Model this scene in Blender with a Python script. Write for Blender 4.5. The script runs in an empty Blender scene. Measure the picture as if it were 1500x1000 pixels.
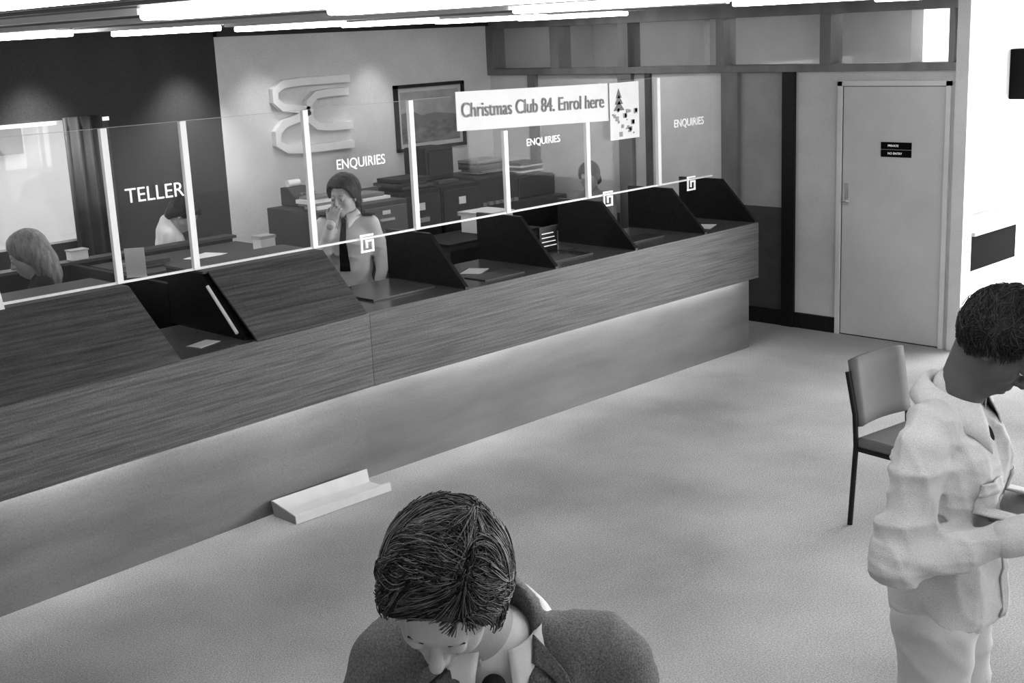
import bpy, bmesh, math, random
import numpy as np
from mathutils import Vector, Matrix
random.seed(3); np.random.seed(3)
D=bpy.data; SC=bpy.context.scene
SC.view_settings.view_transform='Standard'
try: SC.view_settings.look='Medium High Contrast'
except Exception: pass
def link(o): SC.collection.objects.link(o); return o
# ---------------------------------------------------------------- materials
def mat(name,v,rough=.6,var=0.0,scale=(8,8,8),bump=0.0,bscale=60,metal=0.0,spec=.4,detail=4,v2=None,emit=0.0,coord='Object',speck=0.0,sscale=150):
    m=D.materials.new(name); m.use_nodes=True; nt=m.node_tree; N=nt.nodes; L=nt.links
    b=N['Principled BSDF']; b.inputs['Roughness'].default_value=rough
    b.inputs['Metallic'].default_value=metal; b.inputs['Specular IOR Level'].default_value=spec
    b.inputs['Base Color'].default_value=(v,v,v,1)
    if var or v2 is not None or bump:
        tc=N.new('ShaderNodeTexCoord'); mp=N.new('ShaderNodeMapping'); mp.inputs['Scale'].default_value=scale
        L.new(tc.outputs[coord],mp.inputs[0])
    if var or v2 is not None:
        n=N.new('ShaderNodeTexNoise'); n.inputs['Scale'].default_value=1; n.inputs['Detail'].default_value=detail
        L.new(mp.outputs[0],n.inputs[0]); r=N.new('ShaderNodeValToRGB')
        a=v*(1-var) ; c=v2 if v2 is not None else v*(1+var)
        r.color_ramp.elements[0].position=.3; r.color_ramp.elements[1].position=.7
        r.color_ramp.elements[0].color=(a,a,a,1); r.color_ramp.elements[1].color=(c,c,c,1)
        L.new(n.outputs[0],r.inputs[0]); out=r.outputs[0]
        if speck:
            n3=N.new('ShaderNodeTexNoise'); n3.inputs['Scale'].default_value=sscale; n3.inputs['Detail'].default_value=2
            L.new(tc.outputs[coord],n3.inputs[0]); mr=N.new('ShaderNodeMapRange'); mr.inputs[1].default_value=.3; mr.inputs[2].default_value=.7
            mr.inputs[3].default_value=1-speck; mr.inputs[4].default_value=1+speck; L.new(n3.outputs[0],mr.inputs[0])
            vm=N.new('ShaderNodeVectorMath'); vm.operation='SCALE'; L.new(out,vm.inputs[0]); L.new(mr.outputs[0],vm.inputs['Scale']); out=vm.outputs[0]
        L.new(out,b.inputs['Base Color'])
    if bump:
        n2=N.new('ShaderNodeTexNoise'); n2.inputs['Scale'].default_value=bscale; n2.inputs['Detail'].default_value=3
        L.new(tc.outputs[coord],n2.inputs[0]); bp=N.new('ShaderNodeBump'); bp.inputs['Strength'].default_value=bump
        bp.inputs['Distance'].default_value=.01
        L.new(n2.outputs[0],bp.inputs['Height']); L.new(bp.outputs[0],b.inputs['Normal'])
    if emit:
        b.inputs['Emission Color'].default_value=(1,1,1,1); b.inputs['Emission Strength'].default_value=emit
    return m
def glassmat(name,refl=.07,haze=.03,hv=.8):
    m=D.materials.new(name); m.use_nodes=True; nt=m.node_tree; N=nt.nodes; L=nt.links; N.clear()
    o=N.new('ShaderNodeOutputMaterial'); t=N.new('ShaderNodeBsdfTransparent'); g=N.new('ShaderNodeBsdfGlossy'); g.inputs['Roughness'].default_value=.02
    d=N.new('ShaderNodeBsdfDiffuse'); d.inputs[0].default_value=(hv,hv,hv,1)
    a=N.new('ShaderNodeMixShader'); a.inputs[0].default_value=refl; b=N.new('ShaderNodeMixShader'); b.inputs[0].default_value=haze
    L.new(t.outputs[0],a.inputs[1]); L.new(g.outputs[0],a.inputs[2]); L.new(a.outputs[0],b.inputs[1]); L.new(d.outputs[0],b.inputs[2]); L.new(b.outputs[0],o.inputs[0])
    return m
M={}
M['carpet']=mat('carpet',.39,.95,.28,(.8,.8,.8),.5,260,detail=10,speck=.26,sscale=120)
M['wood']=mat('wood_fascia',.055,.5,scale=(2.2,26,85),v2=.135,detail=12,bump=.1,bscale=120,speck=.22,sscale=160)
M['wood2']=mat('wood_base',.15,.6,.2,(1.2,1.2,6),detail=6,speck=.15)
M['ctop']=mat('counter_top',.13,.22,.15,(3,3,3),spec=.6)
M['black']=mat('black_laminate',.012,.5,.4,(30,30,30))
M['matt']=mat('matt_black',.01,.95,spec=.05)
M['dark']=mat('dark_panel',.03,.6,.25,(6,6,6))
M['dgrey']=mat('dark_grey',.075,.6,.15,(6,6,6))
M['mgrey']=mat('mid_grey',.22,.7,.08,(5,5,5))
M['pgrey']=mat('panel_grey',.34,.7,.1,(3,3,3),speck=.08)
M['cgrey']=mat('cabinet_grey',.13,.6,.1,(5,5,5))
M['seatg']=mat('seat_vinyl',.17,.85,.08,(5,5,5),spec=.2)
M['wall']=mat('painted_wall',.56,.8,.06,(3,3,3),.08,120,speck=.08)
M['wallL']=mat('light_wall',.64,.8,.06,(3,3,3),.08,120,speck=.08)
M['white']=mat('white_wall',.80,.8,.03,(3,3,3))
M['curtain']=mat('dark_wall_cladding',.055,.85,.12,(3,3,1),speck=.2)
M['door']=mat('door_paint',.56,.6,.05,(3,3,3),speck=.08)
M['frame']=mat('timber_frame',.20,.5,.2,(6,6,2))
M['ceil']=mat('dark_ceiling',.09,.75,.2,(14,1,1))
M['slat']=mat('ceiling_slat',.24,.5)
M['metal']=mat('metal_trim',.75,.3,metal=.6)
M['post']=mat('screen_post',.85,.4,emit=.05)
M['paper']=mat('paper',.80,.8,.02)
M['shelf']=mat('shelf_top',.42,.6,.05)
M['trough']=mat('painted_metal',.50,.5,.05)
M['glass']=glassmat('screen_glass',.002,.018)
M['tglass']=glassmat('transom_glass',.03,.05)
M['tube']=mat('fluorescent_tube',.9,.5,emit=12.5)
M['tube2']=mat('fluorescent_tube_dim',.9,.5,emit=4)
M['tube3']=mat('fluorescent_tube_mid',.9,.5,emit=7)
M['under']=mat('under_counter_tube',.9,.5,emit=16)
M['skin']=mat('skin',.42,.55,.05,(20,20,20),.1,200,spec=.25)
M['skinD']=mat('skin_tanned',.11,.5,.08,(20,20,20),.1,200,spec=.25)
M['hairD']=mat('hair_dark',.015,.5,.5,(60,60,10),.5,150)
M['hairM']=mat('hair_brown',.045,.5,.5,(60,60,10),.6,150)
M['hairS']=mat('hair_strand',.13,.5,.5,(40,40,40),spec=.3)  # lighter than the hair mass: highlights put into the strand colour
M['hairB']=mat('hair_fair',.22,.5,.4,(60,60,10),.5,150)
M['shirt']=mat('shirt_cloth',.72,.85,.05,(10,10,10),.15,300,spec=.1)
M['jack']=mat('safari_shirt',.52,.9,.06,(10,10,10),.25,300,speck=.12,sscale=350,spec=.08)
M['tweed']=mat('suit_tweed',.17,.95,.35,(260,260,260),.5,350,spec=.08)
M['trous']=mat('trousers',.50,.9,.08,(10,10,10),.15,200,spec=.08)
M['dcloth']=mat('dark_cloth',.03,.9,.3,(50,50,50),spec=.1)
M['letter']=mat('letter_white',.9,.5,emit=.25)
M['ltext']=mat('letter_grey',.16,.6)
M['eye']=mat('eye',.7,.2); M['lip']=mat('lip',.24,.6,spec=.2)
M['out']=mat('street_pavement',.7,.9,.15,(1,1,1))
# ---------------------------------------------------------------- helpers
def empty(name,loc=(0,0,0),rz=0):
    e=D.objects.new(name,None); e.location=loc; e.rotation_euler=(0,0,rz); e.empty_display_size=.1; return link(e)
def mesh(name,verts,faces,m,parent=None,smooth=False,loc=None):
    me=D.meshes.new(name); me.from_pydata([tuple(v) for v in verts],[],[tuple(f) for f in faces]); me.update()
    if m is not None: me.materials.append(m)
    if smooth: me.polygons.foreach_set('use_smooth',[True]*len(me.polygons))
    o=D.objects.new(name,me); link(o)
    if parent: o.parent=parent
    if loc: o.location=loc
    return o
def fixn(o):
    bm=bmesh.new(); bm.from_mesh(o.data); bmesh.ops.recalc_face_normals(bm,faces=bm.faces); bm.to_mesh(o.data); bm.free(); return o
def box(name,x0,x1,y0,y1,z0,z1,m,parent=None,bev=0.0):
    v=[(x,y,z) for x in(x0,x1) for y in(y0,y1) for z in(z0,z1)]
    f=[(0,1,3,2),(4,6,7,5),(0,4,5,1),(2,3,7,6),(0,2,6,4),(1,5,7,3)]
    o=mesh(name,v,f,m,parent)
    if bev:
        b=o.modifiers.new('b','BEVEL'); b.width=bev; b.segments=2
    return o
def extr(name,pts,axis,a,b,m,parent=None,bev=0.0):
    n=len(pts); V=[]
    for t in(a,b):
        for p in pts:
            q=list(p); q.insert(axis,t); V.append(q)
    F=[tuple(range(n)),tuple(range(n,2*n))[::-1]]+[(i,(i+1)%n,n+(i+1)%n,n+i) for i in range(n)]
    o=fixn(mesh(name,V,F,m,parent))
    if bev:
        k=o.modifiers.new('b','BEVEL'); k.width=bev; k.segments=2
    return o
def tube(name,pts,r,m,parent=None,cyc=False,radii=None):
    c=D.curves.new(name,'CURVE'); c.dimensions='3D'; c.bevel_depth=r; c.bevel_resolution=2 if radii is None else 0; c.use_fill_caps=True
    P=pts if isinstance(pts[0][0],(list,tuple,np.ndarray)) else [pts]
    for q in P:
        s=c.splines.new('POLY'); s.points.add(len(q)-1)
        for i,p in enumerate(q):
            s.points[i].co=(p[0],p[1],p[2],1); s.points[i].radius=1 if radii is None else radii[i]
        s.use_cyclic_u=cyc
    c.materials.append(m); o=D.objects.new(name,c); link(o)
    if parent: o.parent=parent
    return o
def text(name,s,x,y,z,size,m,parent=None,rot=(math.pi/2,0,0),ext=.001,sx=1):
    c=D.curves.new(name,'FONT'); c.body=s; c.size=size; c.extrude=ext
    o=D.objects.new(name,c); link(o); dg=bpy.context.evaluated_depsgraph_get(); dg.update()
    me=D.meshes.new_from_object(o.evaluated_get(dg)); D.objects.remove(o)
    me.materials.clear(); me.materials.append(m)
    o=D.objects.new(name,me); link(o); o.location=(x,y,z); o.rotation_euler=rot; o.scale=(sx,1,1)
    if parent: o.parent=parent
    return o
# ---------------------------------------------------------------- SDF surface builder
def C(a,b,ra,rb): return('c',np.array(a,float),np.array(b,float),ra,rb)
def E(c,r,R=None): return('e',np.array(c,float),np.array(r,float),np.eye(3) if R is None else R)
def dist(p,G):
    if p[0]=='c':
        a,b,ra,rb=p[1:]; ab=b-a; L=max(ab@ab,1e-9); t=np.clip(((G-a)@ab)/L,0,1)
        return np.linalg.norm(G-a-t[:,None]*ab,axis=1)-(ra+(rb-ra)*t)
    c,r,R=p[1:]; q=(G-c)@R; k0=np.linalg.norm(q/r,axis=1); k1=np.linalg.norm(q/(r*r),axis=1)+1e-9
    return k0*(k0-1)/k1
def smin(a,b,k):
    h=np.clip(.5+.5*(b-a)/k,0,1); return b*(1-h)+a*h-k*h*(1-h)
def sdf(adds,k,subs,ks,G):
    d=None
    for p in adds:
        q=dist(p,G); d=q if d is None else smin(d,q,k)
    for p in subs: d=-smin(-d,dist(p,G),ks)
    return d
def surfnet(F,lo,hi,h):
    n=np.ceil((hi-lo)/h).astype(int)+1
    ax=[lo[i]+h*np.arange(n[i]) for i in range(3)]
    G=np.stack(np.meshgrid(*ax,indexing='ij'),-1).reshape(-1,3); V=F(G).reshape(n)
    nx,ny,nz=n; cor=[(i,j,k) for i in(0,1) for j in(0,1) for k in(0,1)]
    cv={c:V[c[0]:nx-1+c[0],c[1]:ny-1+c[1],c[2]:nz-1+c[2]] for c in cor}
    cnt=sum((cv[c]<0).astype(int) for c in cor); mask=(cnt>0)&(cnt<8)
    idx=-np.ones(mask.shape,int); idx[mask]=np.arange(mask.sum()); ci=np.argwhere(mask).astype(float)
    acc=np.zeros((len(ci),3)); num=np.zeros(len(ci))
    for a in cor:
        for q in range(3):
            if a[q]==0:
                b=list(a); b[q]=1; b=tuple(b); va=cv[a][mask]; vb=cv[b][mask]; cr=(va<0)!=(vb<0)
                t=np.where(cr,va/np.where(cr,va-vb,1),0)
                p=np.array(a,float)[None]+t[:,None]*(np.array(b,float)-np.array(a,float))[None]
                acc+=p*cr[:,None]; num+=cr
    W=lo+h*(ci+acc/num[:,None]); I=V<0; faces=[]
    for q in range(3):
        u,w=(q+1)%3,(q+2)%3
        s0=[slice(None)]*3; s1=[slice(None)]*3; s0[q]=slice(0,-1); s1[q]=slice(1,None)
        A=I[tuple(s0)]; B=I[tuple(s1)]; e=np.argwhere(A!=B)
        e=e[(e[:,u]>0)&(e[:,u]<n[u]-1)&(e[:,w]>0)&(e[:,w]<n[w]-1)]
        if not len(e): continue
        qs=[]
        for du,dw in((-1,-1),(0,-1),(0,0),(-1,0)):
            f=e.copy(); f[:,u]+=du; f[:,w]+=dw; qs.append(idx[f[:,0],f[:,1],f[:,2]])
        Q=np.stack(qs,1); ins=A[e[:,0],e[:,1],e[:,2]]; Q[~ins]=Q[~ins][:,::-1]; faces.append(Q)
    return W,np.concatenate(faces)
def blob(name,adds,k,h,m,parent=None,subs=(),ks=.006,post=None,T=None):
    pts=[];
    for p in adds:
        if p[0]=='c': pts+=[p[1]-p[3],p[1]+p[3],p[2]-p[4],p[2]+p[4]]
        else: r=p[2].max(); pts+=[p[1]-r,p[1]+r]
    pts=np.array(pts); lo=pts.min(0)-k*.5-2*h-.01; hi=pts.max(0)+k*.5+2*h+.01
    def F(G):
        d=sdf(adds,k,subs,ks,G)
        return post(G,d) if post else d
    v,f=surfnet(F,lo,hi,h)
    if T is not None: T=np.array(T); v=v@T[:3,:3].T+T[:3,3]
    o=mesh(name,v,f,m,parent,True)
    blob.last=F
    return o
def folds(seed,amp,fr,an=(1,1,1)):
    rs=np.random.RandomState(seed); Ds=rs.randn(5,3)*np.array(an); Ds/=np.linalg.norm(Ds,axis=1)[:,None]; D2=rs.randn(5,3); ph=rs.rand(5)*6
    def f(G):
        s=0
        for i in range(5): s=s+np.sin(fr*(.7+.15*i)*(G@Ds[i])+1.6*np.sin(fr*.35*(G@D2[i])+ph[i])+ph[i])
        return amp*s/5
    return f
def creases(seed,amp,fr,dirs,n=4):
    rs=np.random.RandomState(seed); Ds=[]
    for i in range(n):
        d=np.array(dirs[i%len(dirs)],float)+rs.randn(3)*.25; Ds.append(d/np.linalg.norm(d))
    D2=rs.randn(n,3); ph=rs.rand(n)*6
    def f(G):
        s=0
        for i in range(n):
            w=1-np.abs(np.sin(fr*(.6+.2*i)*(G@Ds[i])+1.3*np.sin(fr*.4*(G@D2[i])+ph[i])+ph[i]))
            g=.5+.5*np.sin(fr*.3*(G@D2[(i+1)%n])+ph[i]*2)
            s=s+w*w*g
        return -amp*s/n*2+amp*.4
    return f
def rot(y=0,p=0,r=0):
    return np.array((Matrix.Rotation(math.radians(y),3,'Z')@Matrix.Rotation(math.radians(p),3,'Y')@Matrix.Rotation(math.radians(r),3,'X')))
def T4(R,t):
    T=np.eye(4); T[:3,:3]=R; T[:3,3]=t; return T
def drape(name,F,pts,m,e,off=.006,thick=.006,n=10,x0=.34):
    (a,b,c,d_)=[np.array(p,float) for p in pts]; V=[]
    for i in range(n+1):
        for j in range(n+1):
            u=i/n;w=j/n; q=(a*(1-u)+b*u)*(1-w)+(d_*(1-u)+c*u)*w; V.append((0,q[0],q[1]))
    V=np.array(V); xs=np.arange(x0,-.1,-.002); X=np.full(len(V),np.nan)
    for x in xs:
        P=V.copy(); P[:,0]=x; dd=F(P); hit=(dd<off)&np.isnan(X); X[hit]=x
    X[np.isnan(X)]=0; V[:,0]=X
    Fc=[(i*(n+1)+j,(i+1)*(n+1)+j,(i+1)*(n+1)+j+1,i*(n+1)+j+1) for i in range(n) for j in range(n)]
    o=mesh(name,V,Fc,m,e,True); s=o.modifiers.new('s','SOLIDIFY'); s.thickness=thick; s.offset=0; return o
def hairth(G,hi=.62,back=-.75,side=-.05):
    u=(G-np.array([-.008,0,.025]))/np.array([.1,.08,.1]); n=np.linalg.norm(u,axis=1)+1e-6; u=u/n[:,None]
    x=u[:,0]; th=np.where(x>0.35,side+(hi-side)*np.clip((x-.35)/.4,0,1),side+(back-side)*np.clip((.15-x)/.6,0,1))
    return (th-u[:,2])*.09
def head(pre,T,skin,hairm,parent,neck,style='short',h=.0045,seed=1,strands=0,hs=1.0,hi=.50,srad=.0009,sm=('hairS','hairD'),nr=.060):
    Ti=np.linalg.inv(T); nb=Ti[:3,:3]@np.array(neck)+Ti[:3,3]
    adds=[E((-.012,0,.028),(.097,.076,.092)),E((.035,0,-.035),(.058,.054,.078)),C((.062,0,-.098),(.066,0,-.096),.02,.02),
      C((.076,-.028,.028),(.076,.028,.028),.014,.014),E((.052,.04,-.022),(.03,.022,.03)),E((.052,-.04,-.022),(.03,.022,.03)),
      C((.08,0,-.062),(.082,0,-.062),.02,.02),C((-.03,0,-.05),nb,.054,nr)]
    subs=[E((.104,.031,.008),(.017,.016,.011)),E((.104,-.031,.008),(.017,.016,.011)),E((.11,0,-.066),(.016,.024,.0022))]
    fine=[C((.09,0,.012),(.112,0,-.026),.007,.012),C((.1,.011,-.031),(.1,-.011,-.031),.008,.008),
      C((.092,-.014,-.059),(.092,.014,-.059),.0065,.0065),C((.09,-.012,-.073),(.09,.012,-.073),.007,.007)]
    for s in(1,-1): fine.append(E((-.004,s*.079,-.002),(.017,.007,.03),rot(s*15,-10,0)))
    def post2(G,d):
        e=sdf(fine,.006,[],.01,G); d=smin(d,e,.008)
        for s in subs: d=-smin(-d,dist(s,G),.006)
        return d
    blob(pre+'head',adds,.025,h,skin,parent,post=post2,T=T)
    blob(pre+'eyes',[E((.083,.031,.008),(.0125,.0125,.0125)),E((.083,-.031,.008),(.0125,.0125,.0125))],.001,.003,M['eye'],parent,T=T)
    blob(pre+'irises',[E((.0915,.031,.001),(.0045,.005,.005)),E((.0915,-.031,.001),(.0045,.005,.005))],.001,.0020,M['hairD'],parent,T=T)
    blob(pre+'eyelids',[E((.0835,.031,.0115),(.0145,.0150,.0125)),E((.0835,-.031,.0115),(.0145,.0150,.0125))],.001,.0025,skin,parent,T=T)
    blob(pre+'brows',[C((.0925,.020,.030),(.0855,.044,.031),.0026,.0018),C((.0925,-.020,.030),(.0855,-.044,.031),.0026,.0018)],.001,.002,hairm,parent,T=T)
    blob(pre+'lips',[C((.098,-.012,-.06),(.098,.012,-.06),.0035,.0035),C((.096,-.011,-.072),(.096,.011,-.072),.004,.004)],.002,.0025,M['lip'] if skin is M['skin'] else skin,parent,T=T)
    fd=folds(seed,.003,150,(1,1,.15)); fd2=folds(seed+5,.006,45)
    kw=dict(hi=hi,back=-.95,side=-.25) if style=='shag' else dict(hi=.60,back=-.85,side=-.08)
    if style=='long':
        ha=[E((-.014,0,.034),(.112,.094,.106)),E((-.05,0,-.06),(.075,.098,.11)),E((-.04,.05,-.14),(.06,.045,.08)),E((-.04,-.05,-.14),(.06,.045,.08))]
        def hp(G,d):
            d=d+fd(G)+fd2(G); fc=dist(E((.085,0,-.03),(.075,.062,.10)),G); return -smin(-d,fc,.01)
        blob(pre+'hair',ha,.03,h,hairm,parent,post=hp,T=T)
    else:
        t=.0 if style=='short' else .010
        ha=[E((-.014,0,.034),((.108+t)*hs,(.087+t)*hs,(.106+t)*hs))]
        if style=='shag': ha+=[E((-.06,0,-.045),(.06,.085,.07)),E((.0,0,.06),(.11,.09,.075))]
        def hp(G,d):
            d=d+fd(G)+fd2(G); return np.maximum(d,hairth(G,**kw))
        blob(pre+'hair',ha,.02,h,hairm,parent,post=hp,T=T)
    if strands:
        rs=np.random.RandomState(seed); cen=np.array([-.014,0,.036]); rad=(np.array([.120,.100,.119]) if style!='short' else np.array([.109,.088,.107]))*hs
        curly=style=='short'
        for part_i,(mm,cnt) in enumerate(((M[sm[0]],strands*2//3),(M[sm[1]],strands//3))):
            sp=[]
            while len(sp)<cnt:
                d=rs.randn(3); d/=np.linalg.norm(d)
                if hairth((cen+rad*d)[None],**kw)[0]>-.004: continue
                q=[]; lift=rs.rand()**3*.06+.002; jit=rs.randn(3)*(.08 if not curly else .5); clump=np.sin(d*5+seed)*.30+np.sin(d[::-1]*11)*.12
                sgn=np.clip((d[1]-.36)*4,-1,1); n=14 if not curly else 7; wav=np.sin(d[0]*6)*2+rs.rand()*1.0
                rr=1+.035*np.sin(d[0]*13+d[1]*9)*np.sin(d[2]*8+2)
                for i in range(n):
                    q.append(cen+rad*d*(rr+lift*(1-i/16)+.008*np.sin(i*.5+wav)+(.004*i if curly else 0)))
                    fl=np.array([.05 if not curly else .35,sgn*(.95 if d[2]>.2 else .15),-.55])+jit+clump
                    if not curly: fl=fl+.30*np.sin(i*.45+wav)*np.array([1,0,0])
                    fl=fl-d*(fl@d); fl/=np.linalg.norm(fl)+1e-6
                    d=d+fl*(.085 if not curly else .05); d/=np.linalg.norm(d)
                    if i>2 and hairth((cen+rad*d)[None],hi=hi-.07,back=-1.05,side=-.35)[0]>0: break
                q=[T[:3,:3]@x+T[:3,3] for x in q]
                while len(q)<n: q.append(q[-1]+np.random.randn(3)*1e-5)
                sp.append(q)
            tube(pre+'hair_strands_%d'%(part_i+1),sp,srad,mm,parent,radii=[1,1,1,1,1,1,.95,.9,.85,.75,.65,.5,.35,.1])
def hand(name,T,m,parent,side=1,curl=35,h=.0035,spread=1.0):
    pr=[E((.045,0,0),(.05,.04,.015)),C((-.03,0,0),(.01,0,0),.026,.026)]
    fg=[]
    for i,(y,L) in enumerate(((.029,.070),(.010,.078),(-.009,.072),(-.027,.056))):
        p=np.array([.084-abs(i-1.2)*.004,y*side,0.0]); a=math.radians(curl*.5); dy=(y*.25)*spread
        for j,(fr,r0,r1) in enumerate(((.45,.0092,.0085),(.31,.0085,.0078),(.24,.0078,.0065))):
            q=p+L*fr*np.array([math.cos(a),dy*side,-math.sin(a)]); fg.append(C(p,q,r0,r1)); p=q; a+=math.radians(curl+6*i)
    fg+=[C((.02,.03*side,-.006),(.052,.052*side,-.018),.013,.0105),C((.052,.052*side,-.018),(.082,.050*side,-.034),.0105,.008)]
    def post(G,d):
        d=sdf(pr,.02,[],.01,G); e=sdf(fg,.0025,[],.01,G); return smin(d,e,.006)
    return blob(name,pr+[E((.10,0,-.04),(.07,.07,.07))],.02,h,m,parent,post=post,T=T)
def aim(a,b,up=(0,0,1),twist=0):
    a=np.array(a,float); b=np.array(b,float); x=b-a; x/=np.linalg.norm(x); u=np.array(up,float); y=np.cross(u,x); y/=np.linalg.norm(y); z=np.cross(x,y)
    R=np.stack([x,y,z],1); return R@np.array(Matrix.Rotation(math.radians(twist),3,'X'))
def legs(pre,e,s,m,shoe,seat=False,k=1.0):
    pr=[E((0,0,.93*s),(.115*s*k,.16*s*k,.12*s))]
    sh=[]
    for q in(1,-1):
        if seat:
            pr+=[C((0,q*.09,.57),(.40,q*.11,.57),.085,.06),C((.40,q*.11,.57),(.42,q*.11,.12),.055,.045)]
            sh.append((.46,q*.11))
        else:
            pr+=[C((0,q*.085*s,.88*s),(.015,q*.10*s,.49*s),.092*s*k,.068*s*k),C((.015,q*.10*s,.49*s),(-.01,q*.11*s,.09*s),.066*s*k,.055*s*k)]
            sh.append((.05,q*.11*s))
    if seat: pr[0]=E((0,0,.61),(.13,.17,.12))
    fd=creases(11,.014,22,[(.2,.2,1),(1,.3,.4)])
    blob(pre+'trousers',pr,.04,.012,m,e,post=lambda G,d:d+fd(G))
    for i,(x,y) in enumerate(sh):
        blob(pre+'shoe_%d'%(i+1),[E((x,y,.04),(.135,.048,.04)),E((x-.06,y,.05),(.06,.04,.05))],.03,.010,shoe,e,post=lambda G,d:np.maximum(d,.002-G[:,2]))
# ================================================================= ROOM
CZ=2.72
box('floor',-10,4.6,-9,4.4,-.12,0,M['carpet'])
box('ceiling',-10,4.6,-9,4.5,CZ,CZ+.12,M['ceil'])
sl=empty('ceiling_slats')
for i in range(48):
    x=-9.6+i*.215; box('slat_%d'%i,x,x+.03,-8.7,3.6,CZ-.02,CZ,M['slat'],sl)
bw=empty('wall_back')
YB=3.71
box('emblem_panel',-2.38,.825,YB,YB+.12,0,CZ,M['wallL'],bw)
box('dark_panel_a',-3.42,-2.38,YB,YB+.12,0,CZ,M['curtain'],bw)
box('dark_panel_b',-10,-3.42,YB,YB+.12,2.04,CZ,M['curtain'],bw)
box('dark_panel_c',-10,-3.42,YB,YB+.12,0,1.12,M['dark'],bw)
box('dark_panel_d',-10,-6.9,YB,YB+.12,1.12,2.04,M['curtain'],bw)
w=empty('window_1')
box('pane',-6.9,-3.42,YB+.05,YB+.06,1.12,2.04,M['tglass'],w)
box('mullion',-5.3,-5.25,YB+.02,YB+.1,1.12,2.04,M['metal'],w)
box('head_trim',-6.9,-3.42,YB-.02,YB+.08,2.03,2.06,M['metal'],w)
def curtain(name,x0,x1,y,z0,z1,m,n=60,amp=.03,wl=.10):
    V=[];F=[]
    for i in range(n+1):
        x=x0+(x1-x0)*i/n; yy=y+amp*math.sin(x/wl*2*math.pi)
        V+=[(x,yy,z0),(x,yy,z1)]
    for i in range(n): F.append((2*i,2*i+2,2*i+3,2*i+1))
    o=mesh(name,V,F,m,None,True); s=o.modifiers.new('s','SOLIDIFY'); s.thickness=.006; return o
curtain('curtain',-3.84,-3.50,YB-.06,.9,2.08,M['dgrey'])
box('street_pavement',-12,2,YB+.8,14,-.2,.0,M['out'])
sb=empty('street_building'); box('facade',-12,2,12,12.4,0,5,M['white'],sb)
for i in range(4): box('shop_window_%d'%i,-11+i*3,-9.4+i*3,11.9,12,1.2,2.4,M['mgrey'],sb)
box('wall_left',-10.12,-10,-9,4.4,0,CZ,M['wall'])
fr=empty('wall_front')
box('sill',-10,4.6,-9.12,-9,0,.45,M['wall'],fr); box('header',-10,4.6,-9.12,-9,2.45,CZ,M['wall'],fr)
for i,x in enumerate((-10,-7.2,-4.2,-1.2,1.8,4.4)): box('pier_%d'%i,x,x+.2,-9.12,-9,.45,2.45,M['wall'],fr)
fr2=empty('wall_right_far')
box('sill',4.6,4.72,-9,4.4,0,.5,M['white'],fr2); box('header',4.6,4.72,-9,4.4,2.4,CZ,M['white'],fr2); box('solid',4.6,4.72,-1.6,4.4,.5,2.4,M['white'],fr2); box('pier',4.6,4.72,-9,-7.8,.5,2.4,M['white'],fr2)
box('trim_1',-2.38,.78,YB-.05,YB,2.635,CZ,M['dark'])
XW=.825; dw=empty('wall_right')
ZR=2.179
box('wall_a',XW,XW+.12,-.34,.10,0,ZR-.03,M['wall'],dw)
box('wall_over_door',XW,XW+.12,-1.224,-.34,2.04,ZR-.03,M['wall'],dw)
box('wall_b',XW,XW+.12,-1.30,-1.224,0,ZR-.03,M['wall'],dw)
box('dark_strip',XW-.03,XW+.12,.10,.22,0,ZR-.03,M['black'],dw)
box('panel_upper',XW,XW+.10,.22,.66,1.02,ZR-.03,M['pgrey'],dw)
box('panel_lower',XW,XW+.10,.22,.66,0,1.02,M['dgrey'],dw)
box('post_dark',XW-.04,XW+.12,.66,.83,0,ZR-.03,M['frame'],dw)
box('panel_light_1',XW,XW+.10,.83,1.62,0,ZR-.03,M['wallL'],dw)
box('mullion_1',XW-.03,XW+.12,1.62,1.68,0,ZR-.03,M['dgrey'],dw)
box('panel_light_2',XW+.02,XW+.10,1.68,1.84,0,ZR-.03,M['wall'],dw)
box('mullion_2',XW-.03,XW+.12,1.84,2.0,0,ZR-.03,M['frame'],dw)
box('panel_light_3',XW+.02,XW+.10,2.0,3.06,0,ZR-.03,M['wall'],dw)
box('mullion_3',XW-.03,XW+.12,3.06,3.16,0,ZR-.03,M['frame'],dw)
box('panel_light_4',XW,XW+.10,3.16,3.71,0,ZR-.03,M['wallL'],dw)
box('column',XW-.03,XW+.12,-1.40,-1.30,0,CZ,M['wallL'])
tr=empty('transom_window')
box('rail',XW-.04,XW+.14,-1.30,3.71,ZR-.03,ZR+.03,M['frame'],tr,.004)
box('top_rail',XW-.04,XW+.14,-1.30,3.71,2.60,CZ,M['frame'],tr,.004)
for i,(y,wd) in enumerate(((3.62,.09),(2.72,.11),(1.86,.12),(.80,.08),(-.24,.10),(-1.28,.04))):
    box('mullion_%d'%i,XW-.04,XW+.14,y,y+wd,ZR+.03,2.60,M['frame'],tr)
box('panes',XW+.04,XW+.05,-1.28,3.71,ZR+.03,2.60,M['tglass'],tr)
box('wall_office',3.2,3.3,-.85,4.4,0,CZ,M['wallL'])
box('wall_office_partition',1.0,3.2,1.1,1.16,0,CZ,M['wall'])
box('wall_office_rear',.83,3.3,4.4,4.5,0,CZ,M['wall'])
box('wall_office_return',.825,.945,3.83,4.4,0,CZ,M['wall'])
of=empty('office_ceiling_light')
for i,(x,y0,y1,mm) in enumerate(((2.4,-.8,.4,'tube3'),(1.5,-.7,.5,'tube3'),(2.4,1.4,2.6,'tube2'),(2.4,2.9,4.1,'tube2'))):
    box('tube_%d'%i,x,x+.14,y0,y1,CZ-.07,CZ-.01,M[mm],of,.01)
d=empty('door_1')
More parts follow.
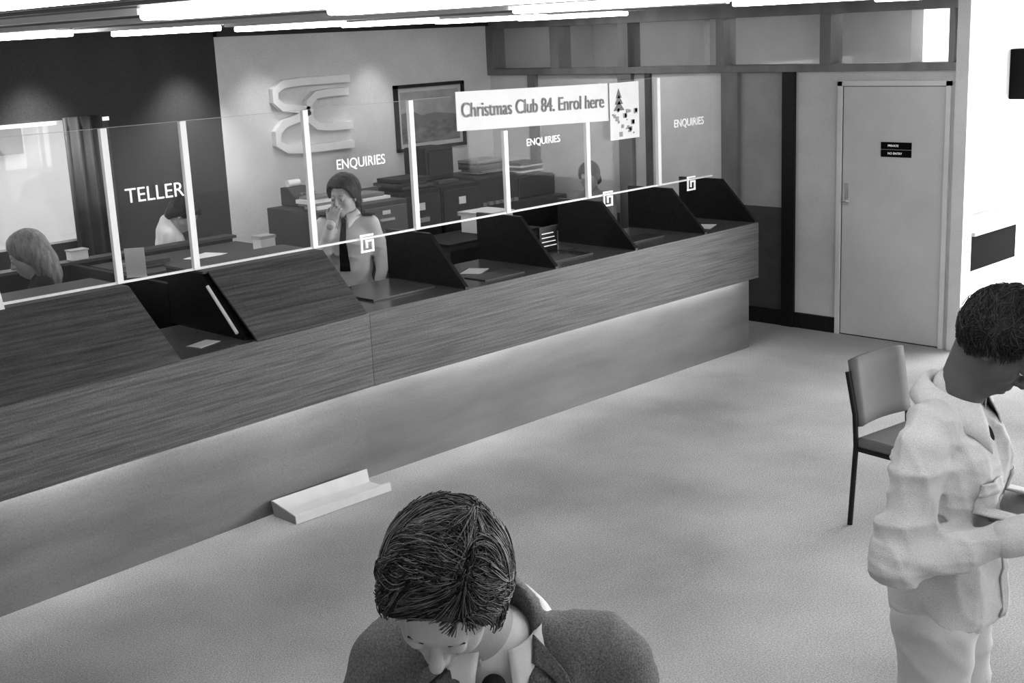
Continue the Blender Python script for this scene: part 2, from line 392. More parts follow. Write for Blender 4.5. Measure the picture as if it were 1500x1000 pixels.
box('leaf',XW-.012,XW+.03,-1.218,-.348,.008,2.03,M['door'],d,.003)
for i,(a,b) in enumerate(((-.34,-.30),(-1.262,-1.224))): box('jamb_%d'%i,XW-.025,XW+.06,a,b,0,2.07,M['wallL'],d)
box('head_jamb',XW-.025,XW+.06,-1.262,-.30,2.035,2.075,M['wallL'],d)
box('shadow_gap',XW-.008,XW+.02,-1.224,-.34,0,2.038,M['dark'],d)
box('lock_plate',XW-.018,XW-.01,-.41,-.375,1.08,1.26,M['metal'],d)
tube('knob',[(XW-.015,-.392,1.12),(XW-.07,-.392,1.12),(XW-.075,-.392,1.12),(XW-.075,-.45,1.12)],.010,M['metal'],d)
sg=empty('door_sign')
box('plate_upper',XW-.018,XW-.012,-.95,-.69,1.545,1.60,M['matt'],sg)
box('plate_lower',XW-.018,XW-.012,-.95,-.69,1.485,1.540,M['matt'],sg)
text('lettering_1','PRIVATE',XW-.02,-.75,1.565,.025,M['letter'],sg,(math.pi/2,0,-math.pi/2))
text('lettering_2','NO ENTRY',XW-.02,-.75,1.505,.025,M['letter'],sg,(math.pi/2,0,-math.pi/2))
box('baseboard_right',XW-.02,XW,-.30,.66,0,.13,M['black'])
box('wall_bay',.945,4.6,-.95,-.85,0,CZ,M['white'])
sh=empty('writing_shelf')
box('top',.96,2.9,-1.42,-.95,.88,.91,M['shelf'],sh,.004); box('box_front',.96,1.78,-1.38,-.96,.60,.88,M['matt'],sh)
box('pedestal',1.0,2.9,-1.30,-.96,0,.60,M['white'],sh); box('side',1.78,2.9,-1.34,-.96,.60,.88,M['white'],sh); box('upstand',.96,2.9,-.97,-.95,.91,1.0,M['mgrey'],sh)
ws=empty('wall_speaker')
box('body',2.48,2.72,-1.09,-.95,1.82,2.24,M['matt'],ws,.01); box('grille',2.50,2.70,-1.10,-1.09,1.84,2.22,M['black'],ws)
# ================================================================= LIGHT FITTINGS
def fitting(x,y0,y1,z=2.665):
    e=empty('fluorescent_light')
    box('housing',x-.05,x+.05,y0,y1,z+.03,CZ-.0,M['white'],e)
    box('diffuser',x-.06,x+.06,y0+.02,y1-.02,z-.005,z+.03,M['tube'],e,.01)
for x,ys in((-7.5,(-4.6,-7.4)),(-6.45,(-3.58,-5.2,-7.2)),(-5.7,(-3.5,-5.4,-7.4)),(-3.9,(-2.6,-4.6,-7.0)),(-2.1,(-2.6,-5.2,-7.6)),(-.5,(-2.6,-5.2,-7.6)),(1.6,(-4.0,-6.4))):
    for y0 in ys: fitting(x,y0,y0+1.24)
for x in(-8.6,-7.2,-6.0,-4.9,-3.9,-2.9,-1.9,-.9,.1):  # rear fittings added to put more light on the back wall
    fitting(x,1.3,2.54)
lt=empty('ceiling_trim')
for i,(x,y0,y1) in enumerate(((-7.5,-3.2,3.6),(-6.45,-2.25,3.6),(-5.7,-2.2,3.6),(-4.7,-8.5,3.6),(-3.9,-1.3,1.2),(-2.1,-1.3,1.2))):
    box('strip_%d'%i,x,x+.03,y0,y1,2.68,2.70,M['white'],lt)
# ================================================================= COUNTER
XE=-.04; XS=-3.96; XL=-8.6; OV=-.12; ZB=.595; ZT=1.035
def bend(x): return -.06*max(0,XS-x)
sc=empty('service_counter')
def run(name,prof,m,x0=XL,x1=XE,bev=0):
    xs=[x0]+([XS] if x0<XS<x1 else [])+[x1]; n=len(prof); V=[];F=[]
    for x in xs:
        for y,z in prof: V.append((x,y+bend(x),z))
    for s in range(len(xs)-1):
        for i in range(n): F.append((s*n+i,s*n+(i+1)%n,(s+1)*n+(i+1)%n,(s+1)*n+i))
    F+= [tuple(range(n)),tuple(range((len(xs)-1)*n,len(xs)*n))]
    return fixn(mesh(name,V,F,m,sc))
run('base',[(0,0),(0,.98),(.55,.98),(.55,0)],M['wood2'],x1=0.0)
run('fascia',[(OV,ZB),(OV,ZT-.006),(OV+.03,ZT-.006),(OV+.03,ZB)],M['wood'])
run('soffit',[(OV+.03,ZB+.10),(OV+.03,ZB+.12),(0,ZB+.12),(0,ZB+.10)],M['white'])
run('top',[(OV+.004,ZT-.035),(OV+.004,ZT),(.62,ZT),(.62,ZT-.035)],M['ctop'],x1=XE+.005)
run('staff_ledge',[(.55,.72),(.55,.75),(.80,.75),(.80,.72)],M['dgrey'])
box('seam',XS-.0015,XS+.0015,OV-.001,OV+.01,ZB,ZT-.01,M['dgrey'],sc)
for i in range(6):
    x=-7.9+i*1.3; box('under_tube_%d'%i,x,x+1.26,OV+.04+bend(x+.6),OV+.07+bend(x+.6),ZB+.03,ZB+.06,M['under'],sc)
prof=[(.64,ZT),(.64,1.36),(.22,1.36),(-.10,ZT+.012),(-.10,ZT)]
for i,x in enumerate((-3.165,-2.345,-1.515,-.70,-.05)):
    extr('divider_%d'%i,prof,0,x-.014,x+.014,M['black'],sc)
def boxunit(i,x0,x1):
    b=bend(x1)
    p=[(.64,ZT),(.64,1.36),(.27,1.36),(OV+.02+b,ZT+.012),(OV+.02+b,ZT)]
    extr('raised_box_%d_core'%i,p,0,x0,x1,M['black'],sc)
    V=[];n=16
    for k in range(n+1):
        x=x0+.03+(x1-x0-.03)*k/n; V+=[(x,OV-.003+bend(x),ZT+.0),(x,.25,1.366)]
    o=mesh('raised_box_%d_panel'%i,V,[(2*k,2*k+2,2*k+3,2*k+1) for k in range(n)],M['wood'],sc); s=o.modifiers.new('s','SOLIDIFY'); s.thickness=.012; s.offset=0
    box('raised_box_%d_cap'%i,x0,x1,.25,.66,1.36,1.372,M['dgrey'],sc)
boxunit(1,XL,-5.25); boxunit(2,-4.80,-3.985)
tube('raised_box_edge_strip',[(-4.812,.20,1.30),(-4.812,-.05,1.07)],.010,M['post'],sc)
gs=empty('glass_screen')
YG=.34; Z0=1.375; Z1=2.186
for i,x in enumerate((-6.9,-6.1,-5.25,-4.785,-3.975,-3.165,-2.345,-1.515,-.70)):
    top=Z1 if i not in(6,7) else 1.93
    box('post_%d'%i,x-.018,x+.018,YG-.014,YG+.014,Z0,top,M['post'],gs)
box('pane',XL,-.02,YG-.003,YG+.003,1.374,Z1,M['glass'],gs)
box('top_edge',XL,-.02,YG-.0035,YG+.0035,Z1,Z1+.002,M['shelf'],gs)
box('bottom_edge',XL,-.02,YG-.008,YG+.008,1.373,1.385,M['post'],gs)
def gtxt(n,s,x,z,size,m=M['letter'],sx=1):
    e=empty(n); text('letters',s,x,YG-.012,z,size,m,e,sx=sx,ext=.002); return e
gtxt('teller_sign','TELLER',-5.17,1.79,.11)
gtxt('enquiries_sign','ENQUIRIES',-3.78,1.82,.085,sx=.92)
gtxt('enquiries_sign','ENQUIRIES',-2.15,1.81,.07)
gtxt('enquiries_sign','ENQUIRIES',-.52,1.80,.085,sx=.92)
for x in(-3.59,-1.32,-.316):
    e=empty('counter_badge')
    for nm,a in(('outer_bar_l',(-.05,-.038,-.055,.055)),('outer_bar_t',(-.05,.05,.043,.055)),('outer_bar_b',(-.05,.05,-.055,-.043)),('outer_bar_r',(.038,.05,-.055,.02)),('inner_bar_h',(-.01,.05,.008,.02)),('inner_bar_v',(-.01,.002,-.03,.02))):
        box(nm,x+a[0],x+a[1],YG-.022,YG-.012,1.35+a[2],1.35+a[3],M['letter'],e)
bn=empty('christmas_club_banner')
V=[(-2.80,YG-.03,1.965),(-1.02,YG-.03,1.905),(-.98,YG-.03,2.175),(-2.80,YG-.03,2.215)]
o=mesh('sheet',V,[(0,1,2,3)],M['paper'],bn); s=o.modifiers.new('s','SOLIDIFY'); s.thickness=.004
t=text('lettering','Christmas Club 84. Enrol here',-2.76,YG-.036,2.05,.135,M['mgrey'],bn,sx=.84); t.rotation_euler=(math.pi/2,math.radians(1.5),0)
po=empty('christmas_tree_poster')
box('sheet',-1.30,-.97,YG-.040,YG-.036,1.77,2.18,M['paper'],po)
for j in range(3):
    zb=1.98+j*.045; ww=.06-j*.015
    V=[(-1.2-ww,YG-.043,zb),(-1.2+ww,YG-.043,zb),(-1.2,YG-.043,zb+.07)]
    mesh('tree_tier_%d'%j,V,[(0,1,2)],M['ltext'],po)
for j in range(22):
    x=-1.28+random.random()*.27; z=1.785+random.random()*.19; q=.008+random.random()*.03
    box('print_%d'%j,x,x+q,YG-.043,YG-.041,z,z+q,M['pgrey'],po)
def sheet(name,x,y,z,w,h,a,m=M['paper'],th=.002):
    e=box(name,-w/2,w/2,-h/2,h/2,0,th,m); e.location=(x,y,z); e.rotation_euler=(0,0,a); return e
sheet('paper_slip',-4.98,.02,ZT+.001,.16,.10,.3); sheet('paper_slip',-2.72,.30,ZT+.001,.2,.14,.5)
sheet('paper_slip',-.42,.12,ZT+.001,.22,.14,.4); sheet('deposit_tray',-3.5,.25,ZT+.001,.5,.3,0,M['ctop'],.012); sheet('paper_slip',-1.75,.36,ZT+.001,.12,.08,.2,M['dgrey'])
sheet('deposit_tray',-2.0,.15,ZT+.001,.4,.18,0,M['black'],.008); sheet('deposit_tray',-1.15,.2,ZT+.001,.4,.2,0,M['black'],.008); sheet('deposit_tray',-2.75,.08,ZT+.001,.36,.2,0,M['dgrey'],.006)
e=empty('counter_notice_card'); box('card',-1.98,-1.80,.40,.42,ZT+.001,ZT+.18,M['black'],e)
for j in range(4): box('line_%d'%j,-1.96,-1.84+.01*j,.396,.40,ZT+.13-.03*j,ZT+.137-.03*j,M['letter'],e)
ft=empty('metal_trough')
extr('trough',[(-.24,.0),(-.235,.0),(-.225,.0),(-.03,.0),(-.012,.085),(-.02,.087),(-.038,.012),(-.20,.012),(-.222,.050),(-.235,.046)],0,-4.70,-4.02,M['trough'],ft)
extr('end_cap',[(-.235,.0),(-.03,.0),(-.02,.085),(-.228,.045)],0,-4.702,-4.695,M['mgrey'],ft)
ft.location=(0,-.045,.001)
# ================================================================= BACK OFFICE
em=empty('wall_emblem')
def bp(u,v): return (-1.87+(u-400)*.0079, 2.235-(v-115)*.0060)
def ribbon(name,pts,wd=.030):
    P=[bp(*p) for p in pts]; V=[];F=[];n=len(P)
    for i,(x,z) in enumerate(P):
        a=P[max(i-1,0)]; b=P[min(i+1,n-1)]; dx,dz=b[0]-a[0],b[1]-a[1]; l=math.hypot(dx,dz); nx,nz=-dz/l*wd,dx/l*wd
        V+=[(x+nx,YB-.06,z+nz),(x-nx,YB-.06,z-nz),(x-nx,YB-.0,z-nz),(x+nx,YB-.0,z+nz)]
    for i in range(n-1):
        for k in range(4): F.append((4*i+k,4*i+(k+1)%4,4*i+4+(k+1)%4,4*i+4+k))
    F+=[(0,1,2,3),(4*n-4,4*n-3,4*n-2,4*n-1)]
    fixn(mesh(name,V,F,M['white'],em))
ribbon('ribbon_top',[(508,117),(440,117),(415,119),(403,128),(403,142),(412,152),(430,156),(448,160)],.034)
ribbon('ribbon_inner',[(505,136),(475,136),(458,138),(448,148),(448,160),(448,174),(458,184),(475,187),(508,187)],.034)
ribbon('ribbon_low',[(448,160),(430,170),(412,176),(402,188),(402,204),(415,214),(440,216),(508,216)],.034)
pf=empty('framed_picture')
x0,x1,z0,z1=-.47,.42,1.49,2.12
for nm,a in(('frame_l',(x0,x0+.03,z0,z1)),('frame_r',(x1-.03,x1,z0,z1)),('frame_t',(x0,x1,z1-.03,z1)),('frame_b',(x0,x1,z0,z0+.03))):
    box(nm,a[0],a[1],YB-.04,YB,a[2],a[3],M['dark'],pf)
box('mount',x0+.02,x1-.02,YB-.015,YB,z0+.02,z1-.02,M['wall'],pf)
box('sky',x0+.07,x1-.07,YB-.018,YB-.015,z0+.28,z1-.07,mat('painting_sky',.40,.7,.15,(8,8,8)),pf)
box('field',x0+.07,x1-.07,YB-.018,YB-.015,z0+.07,z0+.28,mat('painting_field',.20,.7,.4,(9,9,16)),pf)
mesh('tree_line',[(x0+.07,YB-.02,z0+.27),(x0+.07,YB-.02,z0+.36),(x0+.2,YB-.02,z0+.38),(x0+.33,YB-.02,z0+.33),(x0+.5,YB-.02,z0+.35),(x1-.07,YB-.02,z0+.31),(x1-.07,YB-.02,z0+.27)],[(0,1,2,3,4,5,6)],M['mgrey'],pf)
def cabinet(x,y,h=1.31,n=4,mc='dgrey',md='cgrey'):
    e=empty('filing_cabinet',(x,y,0))
    box('carcass',0,.46,0,.6,0,h,M[mc],e,.004)
    hh=(h-.06)/n
    for i in range(n):
        z=.03+i*hh; box('drawer_%d'%i,.015,.445,-.018,0,z+.008,z+hh-.008,M[md],e,.003)
        box('handle_%d'%i,.16,.30,-.035,-.018,z+hh*.62,z+hh*.68,M['metal'],e); box('label_%d'%i,.19,.27,-.021,-.018,z+hh*.78,z+hh*.88,M['paper'],e)
cabinet(-2.72,2.05); cabinet(-2.25,2.05); cabinet(-1.62,2.35,1.31,2,'black','dark'); cabinet(-1.15,2.35,1.31,2,'black','dark')
def stack(name,x,y,z,w,d,n,m1=M['paper'],m2=M['mgrey']):
    e=empty(name,(x,y,z+.001))
    zz=0
    for i in range(n):
        t=.012+random.random()*.02; a=random.uniform(-.03,.03); b=random.uniform(-.03,.03)
        box('item_%d'%i,a,w+a,b,d+b,zz,zz+t,random.choice((m1,m2,M['dgrey'])),e); zz+=t
stack('paper_stack',-2.65,2.15,1.31,.3,.16,4); stack('paper_stack',-2.15,2.2,1.31,.28,.22,3); stack('binder_stack',-1.55,2.4,1.31,.34,.3,5,M['dgrey'],M['dark'])
bm_=empty('accounting_machine_desk')
box('cabinet',-.62,.55,2.45,3.1,0,1.05,M['black'],bm_,.01); box('upper',-.60,-.05,2.5,3.05,1.05,1.32,M['dark'],bm_,.02); box('console',.0,.5,2.55,3.05,1.05,1.25,M['black'],bm_,.02)
for i in range(6): box('keys_%d'%i,-.55+i*.08,-.50+i*.08,2.46,2.49,1.06,1.09,M['mgrey'],bm_)
mo=empty('computer_terminal')
box('shell',-1.08,-.75,2.6,2.9,1.33,1.62,M['black'],mo,.02); box('screen',-1.05,-.78,2.59,2.6,1.38,1.58,M['dark'],mo); box('foot',-1.03,-.80,2.5,2.8,1.311,1.335,M['dgrey'],mo)
stack('file_box',-.45,2.6,1.33,.36,.26,6,M['mgrey'],M['dark']); stack('paper_stack',.1,2.65,1.26,.3,.25,5)
dk=empty('office_desk')
box('top',-.79,-.10,1.15,1.75,.74,.77,M['wallL'],dk)
for i,(x,y) in enumerate(((-.76,1.18),(-.16,1.18),(-.76,1.69),(-.16,1.69))): box('leg_%d'%i,x,x+.04,y,y+.04,0,.74,M['dgrey'],dk)
ty=empty('typewriter')
extr('body',[(1.25,.772),(1.25,.83),(1.4,.93),(1.6,.93),(1.6,.772)],0,-.65,-.25,M['mgrey'],ty); tube('platen',[(-.70,1.52,.95),(-.20,1.52,.95)],.03,M['black'],ty)
pc=empty('printer_cabinet')
box('body',.18,.74,3.14,3.62,0,1.12,M['mgrey'],pc,.005); box('printer',.22,.68,3.18,3.52,1.12,1.26,M['wall'],pc,.02); box('slot',.26,.64,3.17,3.19,1.17,1.2,M['black'],pc)
wb=empty('cardboard_box'); box('body',-1.42,-1.12,1.52,1.82,1.001,1.16,M['paper'],wb,.003); box('flap',-1.43,-1.11,1.51,1.83,1.16,1.17,M['wallL'],wb)
ct=empty('credenza'); box('carcass',-1.9,-.9,1.45,1.9,0,.98,M['dgrey'],ct,.004); box('top',-1.92,-.88,1.43,1.92,.98,1.0,M['dark'],ct)
for i in range(3): box('door_%d'%i,-1.88+i*.325,-1.58+i*.325,1.435,1.45,.06,.94,M['dark'],ct)
tp=empty('teller_partition')
box('panel',-6.8,-3.35,2.2,2.26,0,1.20,M['black'],tp); box('cap',-6.82,-3.33,2.17,2.29,1.20,1.22,M['dgrey'],tp)
box('return',-4.62,-4.58,.96,2.2,0,1.20,M['black'],tp)
td=empty('teller_desk'); box('top',-4.5,-3.35,1.50,2.15,1.15,1.18,M['dgrey'],td); box('pedestal_l',-4.48,-4.1,1.55,2.1,0,1.15,M['dark'],td); box('pedestal_r',-3.85,-3.4,1.55,2.1,0,1.15,M['dark'],td)
stack('paper_stack',-4.4,1.7,1.18,.2,.2,2); sheet('paper_slip',-3.86,1.75,1.181,.26,.18,.4); wb2=empty('index_card_box'); box('body',-3.56,-3.44,1.52,1.62,1.181,1.27,M['paper'],wb2,.003); box('lid',-3.565,-3.435,1.515,1.625,1.27,1.29,M['shelf'],wb2)
sc2=empty('small_carton'); box('body',-4.60,-4.48,2.19,2.27,1.221,1.28,M['paper'],sc2,.003); box('lid',-4.605,-4.475,2.185,2.275,1.28,1.29,M['shelf'],sc2)
nc=empty('notice_card',(-4.6,1.35,1.201),math.radians(-35)); box('sheet',-.06,.06,-.003,.003,0,.18,M['paper'],nc); box('foot',-.06,.06,-.02,.02,0,.004,M['paper'],nc)
def adder(x,y,z,a):
    e=empty('adding_machine',(x,y,z),a)
    extr('body',[(-.15,0),(-.15,.04),(.0,.08),(.06,.14),(.15,.14),(.15,0)],0,-.11,.11,M['dgrey'],e,.006); tube('paper_roll',[(-.06,.12,.165),(.06,.12,.165)],.03,M['paper'],e)
    for i in range(3):
        for j in range(4): box('key_%d%d'%(i,j),-.07+j*.04,-.045+j*.04,-.13+i*.04,-.105+i*.04,.046+i*.021,.06+i*.021,M['mgrey'],e)
adder(-2.45,2.52,1.312,.1)
nb=empty('notice_card'); o=box('sheet',-.09,.09,-.002,.002,0,.26,M['paper'],nb); nb.location=(-6.02,.22,1.375); o.rotation_euler=(-.35,0,0)
ch=empty('office_chair',(-2.66,-2.87,0),math.radians(-97))
for i,y in enumerate((-.22,.22)):
    tube('back_leg_%d'%i,[(-.24,y,0),(-.21,y,.44),(-.22,y,.60),(-.27,y,.82)],.014,M['black'],ch)
    tube('front_leg_%d'%i,[(.24,y,0),(.21,y,.42)],.014,M['black'],ch); tube('side_rail_%d'%i,[(-.21,y,.42),(.21,y,.42)],.012,M['black'],ch)
V=[];F=[]
for i in range(9):
    for j in range(7):
        a=-.21+.42*i/8; z=.54+.34*j/6; V.append((-.20-.06*(j/6)-.03*(1-(a/.21)**2),a,z))
for i in range(8):
    for j in range(6): F.append((i*7+j,(i+1)*7+j,(i+1)*7+j+1,i*7+j+1))
o=mesh('backrest',V,F,M['seatg'],ch,True); s=o.modifiers.new('s','SOLIDIFY'); s.thickness=.035; s.offset=0
box('seat',-.22,.23,-.22,.22,.42,.48,M['seatg'],ch,.02)
# ================================================================= PEOPLE
R_=math.radians
def collar(pre,e,c,r,m,flap=.035,point=.05,tilt=.30,op=18):
    V=[];F=[];n=40
    for i in range(n+1):
        a=R_(op+(360-2*op)*i/n); f2=max(0,(max(0,math.cos(a))-.55)/.45)**1.5
        for rr,dz in((r*.98,-.012),(r*1.0,.03),(r*1.10,.034),(r*1.10+flap*.5,.034-flap*.75),(r*1.12+flap*.7+f2*.012,.034-flap*1.25-f2*point)):
            x=rr*math.cos(a); y=rr*1.05*math.sin(a); z=dz-tilt*x
            V.append((c[0]+x,c[1]+y,c[2]+z))
    for i in range(n):
        for j in range(4): F.append((i*5+j,(i+1)*5+j,(i+1)*5+j+1,i*5+j+1))
    o=mesh(pre+'collar',V,F,m,e,True); s=o.modifiers.new('s','SOLIDIFY'); s.thickness=.004; s.offset=0; return o
def torso(s,g=0.0,sx=1.0):
    return [E((0,0,.96*s),(.12*s*sx+g,.165*s+g,.13*s)),E((0,0,1.1*s),(.112*s*sx+g,.155*s+g,.14*s)),E((.005,0,1.27*s),(.118*s*sx+g,.175*s+g,.17*s)),
      C((-.01,-.14*s,1.405*s),(-.01,.14*s,1.405*s),.058*s+g*.5,.058*s+g*.5),C((-.01,0,1.40*s),(0,0,1.47*s),.085*s,.065*s)]
def arm(sh,el,wr,r=.06,g=.0): return [C(sh,el,r+g,r*.8+g),C(el,wr,r*.8+g,r*.6+g)]
# --- foreground man in suit
m1=empty('man_in_suit',(-7.095,-4.39,0),R_(220))
s=1.085; legs('',m1,s,M['dcloth'],M['black'])
AR=arm((-.01,-.205,1.50),(.02,-.28,1.20),(.26,-.10,1.12),.062,.004)+arm((-.01,.205,1.50),(.02,.28,1.20),(.26,.10,1.12),.062,.004)
fd=creases(21,.016,17,[(.3,1,.5),(.2,-.6,1)]); fdb=creases(22,.006,40,[(.3,1,.5),(.2,-.6,1)])
jsub=[C((.13,0,1.55),(.18,0,1.24),.058,.012),E((.06,0,1.61),(.078,.070,.078))]
blob('jacket',torso(s,.016)+AR+[E((0,0,.90),(.15,.20,.12))],.035,.007,M['tweed'],m1,subs=jsub,ks=.008,post=lambda G,d:d+fd(G)+fdb(G)); JF=blob.last
blob('shirt',[E((.0,0,1.38),(.127,.16,.19)),C((-.01,0,1.46),(.01,0,1.55),.08,.066)],.03,.008,M['shirt'],m1); SF=blob.last
collar('',m1,(.012,0,1.565),.070,M['shirt'],.035,.05,.45)
blob('tie_knot',[E((.106,0,1.512),(.018,.022,.024))],.01,.004,M['dcloth'],m1)
drape('tie',SF,[(-.018,1.51),(.018,1.51),(.038,1.24),(-.038,1.24)],M['dcloth'],m1,.008,.008)
for q in(1,-1):
    nm='lapel_%d'%(1 if q>0 else 2)
    drape(nm,JF,[(q*.062,1.55),(q*.135,1.48),(q*.105,1.40),(q*.030,1.26)],M['tweed'],m1,.008,.008,12)
    drape(nm+'_notch',JF,[(q*.066,1.585),(q*.125,1.525),(q*.135,1.495),(q*.064,1.545)],M['tweed'],m1,.011,.008,8)
    Rh=aim((.26,q*.10,1.12),(.36,q*.045,1.10),(0,0,1),0); hand('hand_%d'%(1 if q>0 else 2),T4(Rh,(.27,q*.095,1.12)),M['skin'],m1,side=-q)
box('held_paper',.33,.50,-.10,.10,1.075,1.078,M['paper'],m1)
T=T4(rot(-8,47,-10)*1.04,(.132,-.068,1.698)); head('',T,M['skin'],M['hairM'],m1,(.0,0,1.52),'shag',.0032,4,strands=10000,hi=.84,hs=1.02)
# --- man in light safari shirt at right
m2=empty('man_in_light_shirt',(-5.355,-4.365,0),R_(-80))
s=1.09; legs('',m2,s,M['trous'],M['dgrey'],k=1.10)
W1=(.23,-.11,1.27); W2=(.26,.07,1.27)
AR=arm((-.01,-.21,1.50),(-.05,-.30,1.20),W1,.064,.010)+arm((-.01,.21,1.50),(.0,.28,1.20),W2,.064,.010)
fd=creases(33,.026,13,[(.4,.3,1),(1,.5,.2),(.2,1,-.5),(.1,.9,.3)],6); fd3=creases(34,.012,36,[(.3,.4,1),(1,-.6,.3)],5)
blob('shirt',torso(s,.016,1.05)+AR+[E((0,0,1.02),(.158,.205,.16)),E((.03,0,1.14),(.125,.18,.12))],.03,.006,M['jack'],m2,subs=[C((.12,0,1.62),(.18,0,1.34),.055,.008)],ks=.006,
     post=lambda G,d:np.maximum(d+fd(G)+fd3(G),.955-G[:,2])); HF=blob.last
blob('vest',[E((.0,0,1.40),(.124,.14,.18)),C((-.01,0,1.47),(.01,0,1.54),.08,.062)],.03,.009,M['dcloth'],m2)
collar('',m2,(.012,0,1.575),.074,M['jack'],.055,.06,.40,28)
drape('pocket_1',HF,[(-.14,1.38),(-.05,1.38),(-.05,1.27),(-.14,1.27)],M['jack'],m2,.004,.006)
drape('pocket_2',HF,[(.05,1.38),(.14,1.38),(.14,1.27),(.05,1.27)],M['jack'],m2,.004,.006)
drape('pocket_flap_1',HF,[(-.143,1.395),(-.047,1.395),(-.047,1.36),(-.143,1.36)],M['jack'],m2,.009,.006)
drape('placket',HF,[(-.018,1.32),(.018,1.32),(.018,.98),(-.018,.98)],M['jack'],m2,.004,.005,14)
for i,(a,w_) in enumerate((((-.05,-.30,1.20),W1),((.0,.28,1.20),W2))):
    a=np.array(a);w_=np.array(w_);dd=(w_-a)/np.linalg.norm(w_-a)
    blob('cuff_%d'%(i+1),[C(w_-dd*.05,w_+dd*.0,.051,.053)],.01,.005,M['jack'],m2,subs=[C(w_-dd*.0,w_+dd*.09,.040,.040)],ks=.004)
    blob('wrist_%d'%(i+1),[C(w_-dd*.06,w_+dd*.05,.032,.027)],.01,.006,M['skinD'],m2)
Rh=aim(W1,(.33,-.02,1.29),(0,-.3,1),-30); hand('hand_1',T4(Rh,(.268,-.075,1.285)),M['skinD'],m2,side=1,curl=40)
Rh=aim(W2,(.36,.01,1.27),(0,.3,1),30); hand('hand_2',T4(Rh,(.30,.045,1.27)),M['skinD'],m2,side=-1,curl=45)
o=box('held_booklet',-.05,.07,-.05,.05,0,.006,M['paper'],m2); o.location=(.385,.0,1.275); o.rotation_euler=(0,-.3,.2)
T=T4(rot(2,46,0)*1.04,(.115,0,1.735)); head('',T,M['skinD'],M['hairD'],m2,(.0,0,1.53),'short',.004,7,strands=4200,hs=1.07,srad=.0011,sm=('hairD','hairM'),nr=.064)
# --- male teller
m3=empty('bank_teller',(-3.18,1.04,0),R_(215))
s=.97; legs('',m3,s,M['dcloth'],M['black'])
WR=(.17,-.055,1.40)
AR=arm((-.01,-.17,1.36),(.10,-.17,1.14),WR,.052,.006)+arm((-.01,.17,1.36),(-.02,.22,1.10),(.08,.22,.95),.052,.006)
fd=creases(41,.018,20,[(.3,.3,1),(1,.5,.2)])
blob('shirt',torso(s,.004)+AR,.035,.009,M['shirt'],m3,post=lambda G,d:d+fd(G)); TF=blob.last
collar('',m3,(.012,0,1.425),.062,M['shirt'])
blob('tie_knot',[E((.085,0,1.395),(.016,.018,.02))],.01,.005,M['dcloth'],m3)
drape('tie',TF,[(-.014,1.39),(.014,1.39),(.036,1.06),(-.036,1.06)],M['dcloth'],m3,.010,.008)
for q in(1,-1): box('epaulette_%d'%(1 if q>0 else 2),-.04,.03,q*.15-.035,q*.15+.035,1.418,1.430,M['dcloth'],m3)
Rh=aim(WR,(.15,-.02,1.50),(1,0,0),0); hand('hand_1',T4(Rh,WR),M['skin'],m3,side=1,curl=45,h=.005)
Rh=aim((0,.22,1),(.12,.22,.9),(0,0,1),0); hand('hand_2',T4(Rh,(.085,.22,.945)),M['skin'],m3,side=-1,curl=25,h=.005)
T=T4(rot(-12,8,0)*1.05,(.03,0,1.55)); head('',T,M['skin'],M['hairD'],m3,(.0,0,1.40),'shag',.006,9,hs=1.05)
# --- female teller
m4=empty('female_bank_teller',(-5.26,1.22,0),R_(150))
s=.92; legs('',m4,s,M['dcloth'],M['black'])
AR=arm((-.01,-.16,1.29),(.05,-.22,1.05),(.25,-.12,1.0),.05,.008)+arm((-.01,.16,1.29),(.05,.22,1.05),(.25,.12,1.0),.05,.008)
blob('blouse',torso(s,.0)+AR,.035,.012,M['dcloth'],m4)
for q in(1,-1):
    Rh=aim((.25,q*.12,1.0),(.35,q*.08,.97),(0,0,1),0); hand('hand_%d'%(1 if q>0 else 2),T4(Rh,(.255,q*.118,1.0)),M['skin'],m4,side=-q,curl=25,h=.005)
T=T4(rot(0,25,0)*1.05,(.06,0,1.46)); head('',T,M['skin'],M['hairB'],m4,(.0,0,1.32),'long',.006,12)
# --- clerk behind the partition
m5=empty('bank_clerk',(-3.62,2.62,0),R_(325))
legs('',m5,.95,M['dcloth'],M['black'])
AR=arm((.0,-.17,1.25),(.0,-.22,1.00),(.10,-.20,.82),.05,.004)+arm((.0,.17,1.25),(.0,.22,1.00),(.10,.20,.82),.05,.004)
blob('shirt',torso(.90,.004)+AR,.035,.012,M['shirt'],m5)
for q in(1,-1):
    Rh=aim((.10,q*.20,.82),(.16,q*.19,.74),(0,0,1),0); hand('hand_%d'%(1 if q>0 else 2),T4(Rh,(.105,q*.20,.815)),M['skin'],m5,side=-q,curl=25,h=.005)
T=T4(rot(-10,45,0),(.12,0,1.37)); head('',T,M['skin'],M['hairD'],m5,(.0,0,1.26),'shag',.006,15)
# --- seated clerk by the office wall
m6=empty('seated_clerk',(.42,2.02,0),R_(200))
legs('',m6,1,M['dcloth'],M['black'],seat=True)
tt=[E((0,0,.70),(.12,.16,.13)),E((0,0,.93),(.12,.17,.18)),C((-.01,-.14,1.06),(-.01,.14,1.06),.055,.055),C((0,0,1.05),(.02,0,1.14),.08,.06)]
AR=arm((0,-.18,1.04),(.08,-.22,.80),(.28,-.12,.80),.052,.006)+arm((0,.18,1.04),(.08,.22,.80),(.28,.12,.80),.052,.006)
blob('shirt',tt+AR,.035,.012,M['mgrey'],m6)
for q in(1,-1):
    Rh=aim((.28,q*.12,.80),(.38,q*.10,.78),(0,0,1),0); hand('hand_%d'%(1 if q>0 else 2),T4(Rh,(.285,q*.118,.80)),M['skin'],m6,side=-q,curl=25,h=.005)
T=T4(rot(0,20,0),(.05,0,1.24)); head('',T,M['skin'],M['hairD'],m6,(.01,0,1.10),'shag',.006,18)
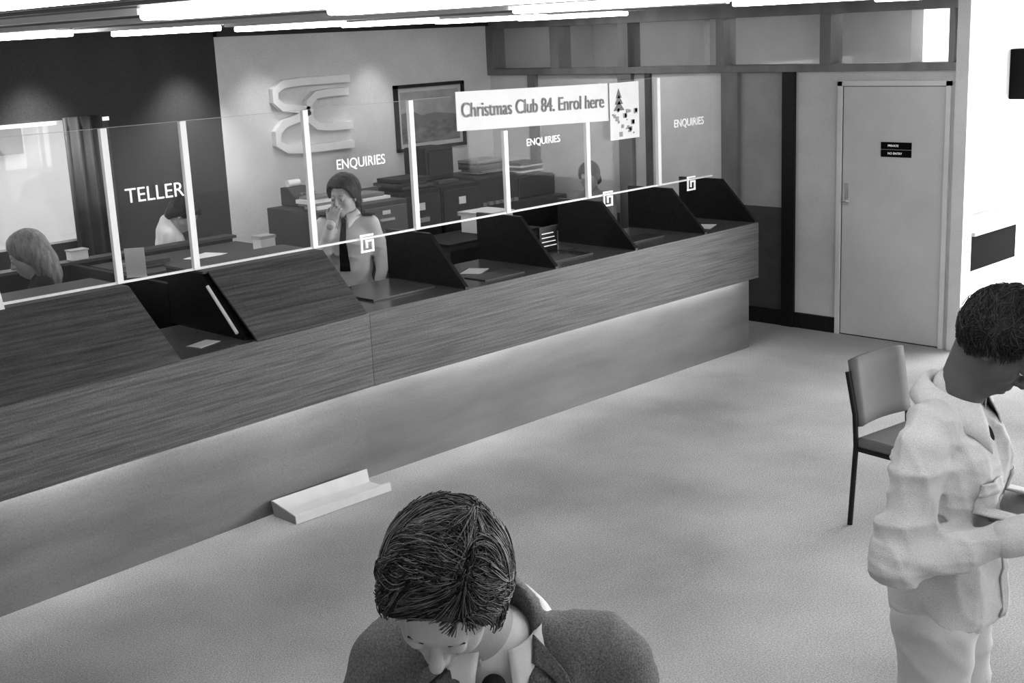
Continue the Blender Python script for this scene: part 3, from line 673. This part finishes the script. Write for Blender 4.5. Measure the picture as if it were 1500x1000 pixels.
oc=empty('swivel_chair',(.42,2.02,0),R_(200))
box('seat',-.22,.22,-.22,.22,.42,.47,M['dgrey'],oc,.015); box('backrest',-.26,-.21,-.18,.18,.55,.88,M['dgrey'],oc,.015); tube('stem',[(0,0,.06),(0,0,.42)],.025,M['metal'],oc); tube('back_stay',[(-.1,0,.42),(-.27,0,.44),(-.27,0,.6)],.012,M['metal'],oc)
for i in range(5):
    a=i*2*math.pi/5; tube('foot_%d'%i,[(0,0,.07),(.28*math.cos(a),.28*math.sin(a),.03)],.018,M['metal'],oc)
# ================================================================= LIGHTS
def area(name,loc,rotd,sx,sy,pw):
    l=D.lights.new(name,'AREA'); l.shape='RECTANGLE'; l.size=sx; l.size_y=sy; l.energy=pw; o=D.objects.new(name,l); o.location=loc; o.rotation_euler=[R_(a) for a in rotd]; return link(o)
area('window_daylight',(0,-9.3,1.5),(90,0,0),7,1.9,150)
area('window_daylight_side',(4.85,-4.7,1.5),(0,90,0),1.9,6,1050)
area('window_daylight_rear',(-5.2,YB+.35,1.6),(-90,0,0),3,.9,20)
def spot(x,y,z,pw,tilt=8,ang=80):
    l=D.lights.new('downlight','SPOT'); l.energy=pw; l.spot_size=R_(ang); l.spot_blend=1; l.shadow_soft_size=.06
    o=D.objects.new('downlight',l); o.location=(x,y,z); o.rotation_euler=(R_(tilt),0,0); link(o)
for x,p in((-4.05,80),(-2.75,80),(-2.0,20),(-.75,20)): spot(x,YB-.36,2.66,p)
area('bay_fill',(2.2,-2.6,2.6),(0,0,0),1.6,1.6,10)  # fill lamp added to brighten the bay wall, no real fitting
w=D.worlds.new('World'); SC.world=w; w.use_nodes=True; w.node_tree.nodes['Background'].inputs[0].default_value=(1,1,1,1); w.node_tree.nodes['Background'].inputs[1].default_value=1.0
# ================================================================= CAMERA
a=R_(45.37);t=R_(13.5);r=R_(2.574)
fw=np.array([math.cos(a)*math.cos(t),math.sin(a)*math.cos(t),-math.sin(t)]); rt=np.array([math.sin(a),-math.cos(a),0]); dn=np.cross(fw,rt)
rt2=math.cos(r)*rt+math.sin(r)*dn; dn2=-math.sin(r)*rt+math.cos(r)*dn
cd=D.cameras.new('camera'); cam=D.objects.new('camera',cd); link(cam)
cam.matrix_world=Matrix(((rt2[0],-dn2[0],-fw[0],-8.532),(rt2[1],-dn2[1],-fw[1],-5.912),(rt2[2],-dn2[2],-fw[2],2.586),(0,0,0,1)))
cd.sensor_width=36; cd.lens=1899/1500*36; cd.clip_start=.05
SC.camera=cam
